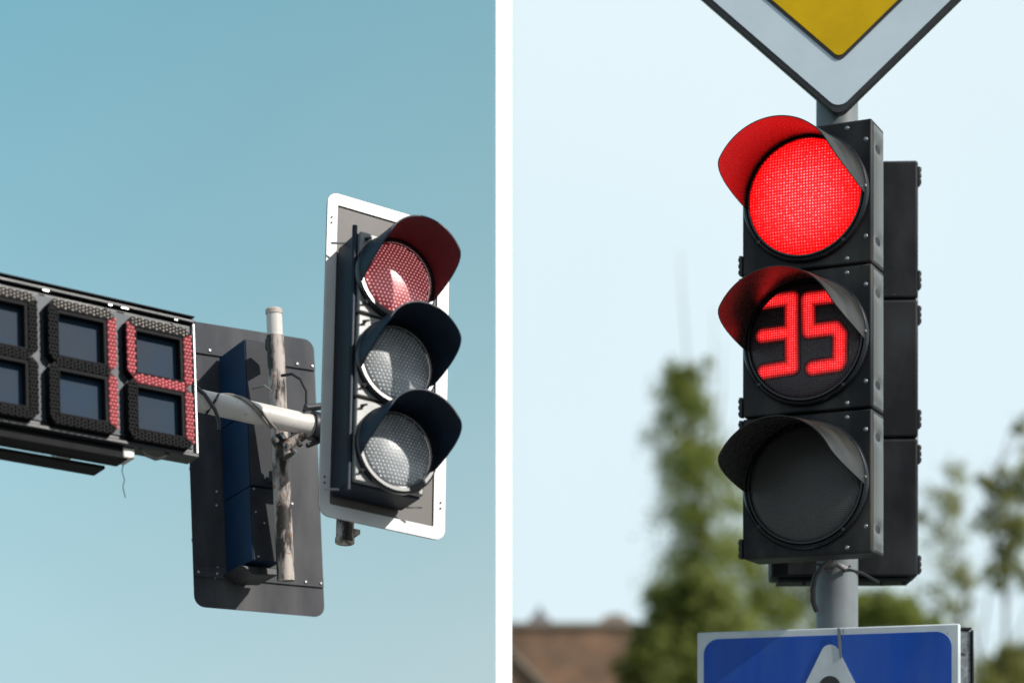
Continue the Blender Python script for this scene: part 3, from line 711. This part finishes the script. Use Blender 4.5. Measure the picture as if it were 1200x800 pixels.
# RIGHT: rear unit behind the pole
YR = 6.64; rp = at(990, 676, YR)
rr_ = thing('traffic_light', 'black signal facing away behind the lit red one, only its edge and foot showing', 'traffic light', yaw(rp, -3))
wR = 171*YR/F; hR = 488*YR/F
for i in range(3):
    z0 = hR*i/3; g = MB(); g.box(-wR/2, wR/2, 0, .15, z0+.002, z0+hR/3-.002)
    g.build('housing', M['rt_rear'], rr_, bevel=.008)
    v_ = visor((0, 0, z0+hR/6), .17, .2, 100, 6, full=50)
    bmesh.ops.transform(v_.bm, matrix=Matrix.Translation((0,.16,0)) @ Matrix.Scale(-1, 4, (0,1,0)), verts=v_.bm.verts); v_.build('hood', M['rt_visor'], rr_, smooth=50)
    for zz in ((z0+.03, z0+hR/3-.075) if i else (z0+.01, z0+hR/3-.075)):
        g = MB(); g.box(wR/2, wR/2+.007, .004, .03, zz, zz+.055)
        for k in range(3): g.box(wR/2+.0075, wR/2+.010, .004, .03, zz+.004+.018*k, zz+.016+.018*k)
        g.build('hinge', M['black'], rr_, bevel=.001)
g = MB(); g.box(wR/2, wR/2+.0035, .032, .036, .01, hR-.01); g.build('sunlit_edge', M['cream_pipe'], rr_)  # pale strip standing for sunlight on the narrow side
g = MB(); g.box(-wR/2+.02, wR/2-.02, .01, .12, -.012, -.001)
for xx in (-.12, .11, .18): g.tube([(xx, .02, -.022), (xx, .02, -.01)], .006, 8)
g.build('foot_plate', M['rt_rear'], rr_, bevel=.003)

# RIGHT: lit signal
AY = -25; Y0 = 6.2; Wd = .378; Hh = (647-137)*Y0/F; Dp = .130
corner = at(1021, 647, Y0); rot = Matrix.Rotation(R(AY), 4, 'Z'); org = corner - rot @ Vector((Wd/2, 0, 0))
SM = Matrix.Translation(org) @ rot
rt = thing('traffic_light', 'black three-lamp signal on the grey pole, top lamp lit red over the number 35', 'traffic light', SM)
sec = Hh/3; LRr = .164
for i in range(3):
    z1 = Hh - sec*i; z0 = z1 - sec; zc = (z0+z1)/2
    g = MB(); g.box(-Wd/2, Wd/2, .012, Dp, z0+.0015, z1-.0015); 
    g.build('housing', M['rt_black'], rt, bevel=.006)
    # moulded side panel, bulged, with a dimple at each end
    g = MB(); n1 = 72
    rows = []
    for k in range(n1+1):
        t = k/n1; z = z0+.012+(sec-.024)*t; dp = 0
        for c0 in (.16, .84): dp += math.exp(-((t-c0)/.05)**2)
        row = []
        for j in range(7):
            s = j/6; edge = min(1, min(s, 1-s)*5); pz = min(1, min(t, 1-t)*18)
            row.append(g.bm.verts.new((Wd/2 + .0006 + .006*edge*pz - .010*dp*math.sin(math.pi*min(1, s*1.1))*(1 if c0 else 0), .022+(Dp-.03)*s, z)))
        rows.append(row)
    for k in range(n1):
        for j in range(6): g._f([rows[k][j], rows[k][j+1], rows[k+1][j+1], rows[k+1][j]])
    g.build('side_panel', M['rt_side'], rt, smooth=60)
    g = MB(); g.box(-Wd/2-.001, Wd/2+.001, 0, .0115, z0+.003, z1-.003); door = g.build('door', M['rt_black'], rt, bevel=.005)
    g = MB()
    for (xx, zz) in ((Wd/2-.016, z1-.060), (Wd/2-.016, z0+.075), (Wd/2-.070, z1-.022), (Wd/2-.070, z0+.018)): 
        g.lathe([(0,-.004), (.002,-.004), (.0038,-.003), (.0045,.0)], (xx, -.0002, zz), 12)
        g.lathe([(.0062,-.001), (.0048,-.0018), (.0062,.0)], (xx, 0, zz), 12)
    build_each(g, 'screw', M['steel'], door)
    g = MB(); xx = -Wd/2-.0015
    for zz in (z0+.004, z1-.062):
        g.box(xx-.009, xx, -.003, .02, zz, zz+.056)
        for k in range(3): g.box(xx-.011, xx-.0095, -.004, .02, zz+.004+.018*k, zz+.014+.018*k)
    g.build('hinge', M['black'], rt, bevel=.001)
    # bezel
    g = MB(); g.lathe([(.184,0), (.184,-.010), (.180,-.016), (.174,-.018), (.171,-.012), (.169,-.018), (LRr,-.018), (LRr,-.006)], (0, -.0005, zc), 96)
    for k in range(4):
        a = R(40+90*k); g.box(.1765*math.cos(a)-.005, .1765*math.cos(a)+.005, -.019, -.002, zc+.1765*math.sin(a)-.004, zc+.1765*math.sin(a)+.004)
    g.build('bezel', M['black_gloss'], rt, bevel=0)
    g = MB(); prof = [(LRr-.0005, -.010)] + [(LRr*math.cos(R(x)), -.010-.016*math.sin(R(x))) for x in (12,24,36,48,60,72,82)] + [(0, -.026)]
    g.lathe(prof, (0, -.0005, zc), 96)
    ln = g.build('lens', (M['lens_lit'], M['lens_count'], M['lens_off'])[i], rt, smooth=80)
    ln['label'] = ('brightly lit red lens', 'dark lens showing the number 35', 'dark unlit lens')[i]
    hd = visor((0, -.010, zc), .176, .285, 94, 6.5, full=62, thick=.003, back=0, e=1.0, mi_in=1).build('hood', [M['rt_visor'], M['hood_lining']], rt, smooth=50)
    g = MB()
    for sx_ in (-1, 1): screw(g, sx_*.1775, -.022, zc+.006, .005)
    build_each(g, 'hood_screw', M['steel'], rt)
    if i == 1:
        def P3(u, v): return px(SM, u, v, -.027)
        D3 = [((893,353),(927,349)), ((927,349),(928,430)), ((893,393),(927,389)), ((894,435),(928,430))]
        D5 = [((946,350),(978,346)), ((946,350),(948,388)), ((948,388),(978,384)), ((978,384),(984,392)), ((984,392),(983,422)), ((952,431),(981,426))]
        for D_ in (D3, D5):
            segs = [(Vector(P3(*a)), Vector(P3(*b_))) for a, b_ in D_]
            g = MB(); st = .0022; vmap = {}; glow = []
            xs = [p.x for s in segs for p in s]; zs = [p.y for s in segs for p in s]; rad = .0245
            def dist(x, z):
                b = 9; p = Vector((x, z))
                for a, c in segs:
                    ab = c-a; t = max(0, min(1, (p-a).dot(ab)/ab.length_squared)); b = min(b, (p-a-ab*t).length)
                return b
            nx = int((max(xs)-min(xs)+2*rad)/st)+1; nz_ = int((max(zs)-min(zs)+2*rad)/st)+1
            dd = [[dist(min(xs)-rad+ix*st, min(zs)-rad+iz*st) for iz in range(nz_+1)] for ix in range(nx+1)]
            def vert(ix, iz):
                if (ix, iz) not in vmap:
                    x = min(xs)-rad+ix*st; z = min(zs)-rad+iz*st; rr = min(1, math.hypot(x, z-zc)/LRr)
                    vmap[(ix, iz)] = g.bm.verts.new((x, -.0275-.0165*(math.sqrt(max(0, 1-rr*rr))-1), z)); vmap[(ix, iz)].index = len(vmap)-1
                    q = max(0, min(1, (rad-dd[ix][iz])/(rad*.95))); glow.append(q*q*(3-2*q))
                return vmap[(ix, iz)]
            for ix in range(nx):
                for iz in range(nz_):
                    if min(dd[ix][iz], dd[ix+1][iz], dd[ix][iz+1], dd[ix+1][iz+1]) < rad:
                        x = min(xs)-rad+ix*st; z = min(zs)-rad+iz*st
                        if math.hypot(x, z-zc) < LRr-.004: g._f([vert(ix,iz), vert(ix+1,iz), vert(ix+1,iz+1), vert(ix,iz+1)])
            o = g.build('digit', M['digit'], ln, smooth=80)
            at_ = o.data.attributes.new('glow', 'FLOAT', 'POINT')
            for k, q in enumerate(glow): at_.data[k].value = q
            o['label'] = 'red digit 3' if D_ is D3 else 'red digit 5'
g = MB(); yb_ = Dp
for z in (.15, Hh-.2): g.box(-.05, .12, Dp-.002, Dp+.05, z, z+.05)
build_each(g, 'bracket', M['black'], rt, bevel=.002)

# RIGHT: priority sign
dm = yaw(at(983, 136, 6.40), -11, -9.5, 0)
ps = thing('road_sign', 'yellow diamond sign with white border and black edge above the signals', 'road sign', dm)
sd_ = .80; hd_ = sd_/math.sqrt(2)
def diamond(half, r, c):
    P_ = []; rr = r; k = half - rr*math.sqrt(2)
    for a0, (dx, dz) in ((0,(k,0)), (90,(0,k)), (180,(-k,0)), (270,(0,-k))):
        for i in range(9):
            a = R(a0-45 + 90*i/8); P_.append((dx+rr*math.cos(a), c+dz+rr*math.sin(a)))
    return P_
cz = hd_
g = MB(); g.prism(diamond(hd_+.004, .030, cz), 0, .022); g.build('plate', M['sign_black'], ps, bevel=.003)
g = MB(); g.prism(diamond(hd_-.019, .034, cz), -.0032, -.0005); g.build('white_field', M['sign_white'], ps)
g = MB(); g.prism(diamond(hd_-.164, .022, cz), -.0062, -.0036); g.build('black_line', M['sign_black'], ps)
g = MB(); g.prism(diamond(hd_-.177, .018, cz), -.0092, -.0066); g.build('yellow_field', M['sign_yellow'], ps)
g = MB(); g.box(-.06, .06, .023, .045, .35, .39); g.box(-.06, .06, .023, .045, .7, .74); build_each(g, 'clamp', M['galv'], ps)

# RIGHT: blue sign
Yb = 6.27; cr_ = at(1124, 730, Yb); sw = .765; shh = .765
rot2 = Matrix.Rotation(R(-20), 4, 'Z'); bo = cr_ - rot2 @ Vector((sw/2, 0, shh)); BM = Matrix.Translation(bo) @ rot2
bs = thing('road_sign', 'square blue sign with white triangle and white frame below the signals', 'road sign', BM)
g = MB(); g.box(-sw/2, sw/2, .0, .03, 0, shh); g.build('plate', M['sign_frame'], bs, bevel=.004)
g = MB(); g.prism(rrect(-sw/2+.021, sw/2-.021, .021, shh-.021, .045, 8), -.0025, -.0003); g.build('blue_field', M['sign_blue'], bs)
def rtri(cxx, z0, z1, half, r):
    P_ = []; V = [(cxx, z1), (cxx-half, z0), (cxx+half, z0)]
    for i in range(3):
        p = Vector(V[i]); a = (Vector(V[i-1])-p).normalized(); b_ = (Vector(V[(i+1) % 3])-p).normalized()
        ang = a.angle(b_)/2; dl = r/math.tan(ang); p0_, p1_ = p+a*dl, p+b_*dl; cc = p + (a+b_).normalized()*(r/math.sin(ang))
        a0 = math.atan2((p0_-cc).y, (p0_-cc).x); a1_ = math.atan2((p1_-cc).y, (p1_-cc).x); da = (a1_-a0+math.pi) % (2*math.pi) - math.pi
        for k in range(9): P_.append((cc.x+r*math.cos(a0+da*k/8), cc.y+r*math.sin(a0+da*k/8)))
    return P_
tx = px(BM, 973, 780, 0)[0]; tz = px(BM, 973, 755, 0)[1]
g = MB(); g.prism(rtri(tx, .085, tz+.032, .335, .026), -.0055, -.0029); g.build('white_triangle', M['sign_frame'], bs)
# walking figure and crossing stripes, head just in the picture
hz = px(BM, 973, 792, 0)[1] - .030
g = MB(); g.lathe([(0,-.0085), (.031,-.0085), (.031,-.0059)], (tx, 0, hz), 32)
g.prism([(tx-.02,hz-.035), (tx+.025,hz-.035), (tx+.045,hz-.10), (tx+.10,hz-.14), (tx+.09,hz-.16), (tx+.025,hz-.125), (tx+.02,hz-.20), (tx+.07,hz-.28), (tx+.10,hz-.37), (tx+.07,hz-.38), (tx+.04,hz-.30), (tx-.01,hz-.235), (tx-.05,hz-.30), (tx-.12,hz-.37), (tx-.14,hz-.345), (tx-.08,hz-.28), (tx-.04,hz-.20), (tx-.035,hz-.11), (tx-.08,hz-.15), (tx-.095,hz-.135)], -.0085, -.0059)
g.build('walking_figure', M['sign_black'], bs)
q0 = px(BM, 984, 733, 0)
g = MB(); g.prism([(q0[0]-.006, shh-.002), (q0[0]+.003, shh-.002), (q0[0]+.006, shh-.05), (q0[0]+.007, shh-.088), (q0[0]+.002, shh-.09), (q0[0]-.002, shh-.06)], -.0075, -.0058)
g.prism([(q0[0]+.009, shh-.004), (q0[0]+.013, shh-.004), (q0[0]+.012, shh-.03)], -.0075, -.0058); g.build('drip_stain', M['stain'], bs)
g = MB(); g.box(-.09, .09, .032, .05, .2, .24); g.box(-.09, .09, .032, .05, .6, .64); build_each(g, 'clamp', M['galv'], bs)

# RIGHT: second sign plate behind, seen from its back
Yg = 6.66; gc = at(1140, 737, Yg)
GM = yaw(gc - Vector((.70, 0, .70)), 2)
gs = thing('road_sign', 'galvanised back of a sign facing away, its edge right of the blue sign', 'road sign', GM)
g = MB(); g.box(.38, .70, 0, .025, 0, .70); g.build('plate', M['galv'], gs, bevel=.004)
g = MB(); g.box(.38, .702, -.006, .028, .7015, .708); g.box(.7015, .707, -.006, .028, 0, .70); g.build('folded_edge', M['rt_black'], gs, bevel=.001)
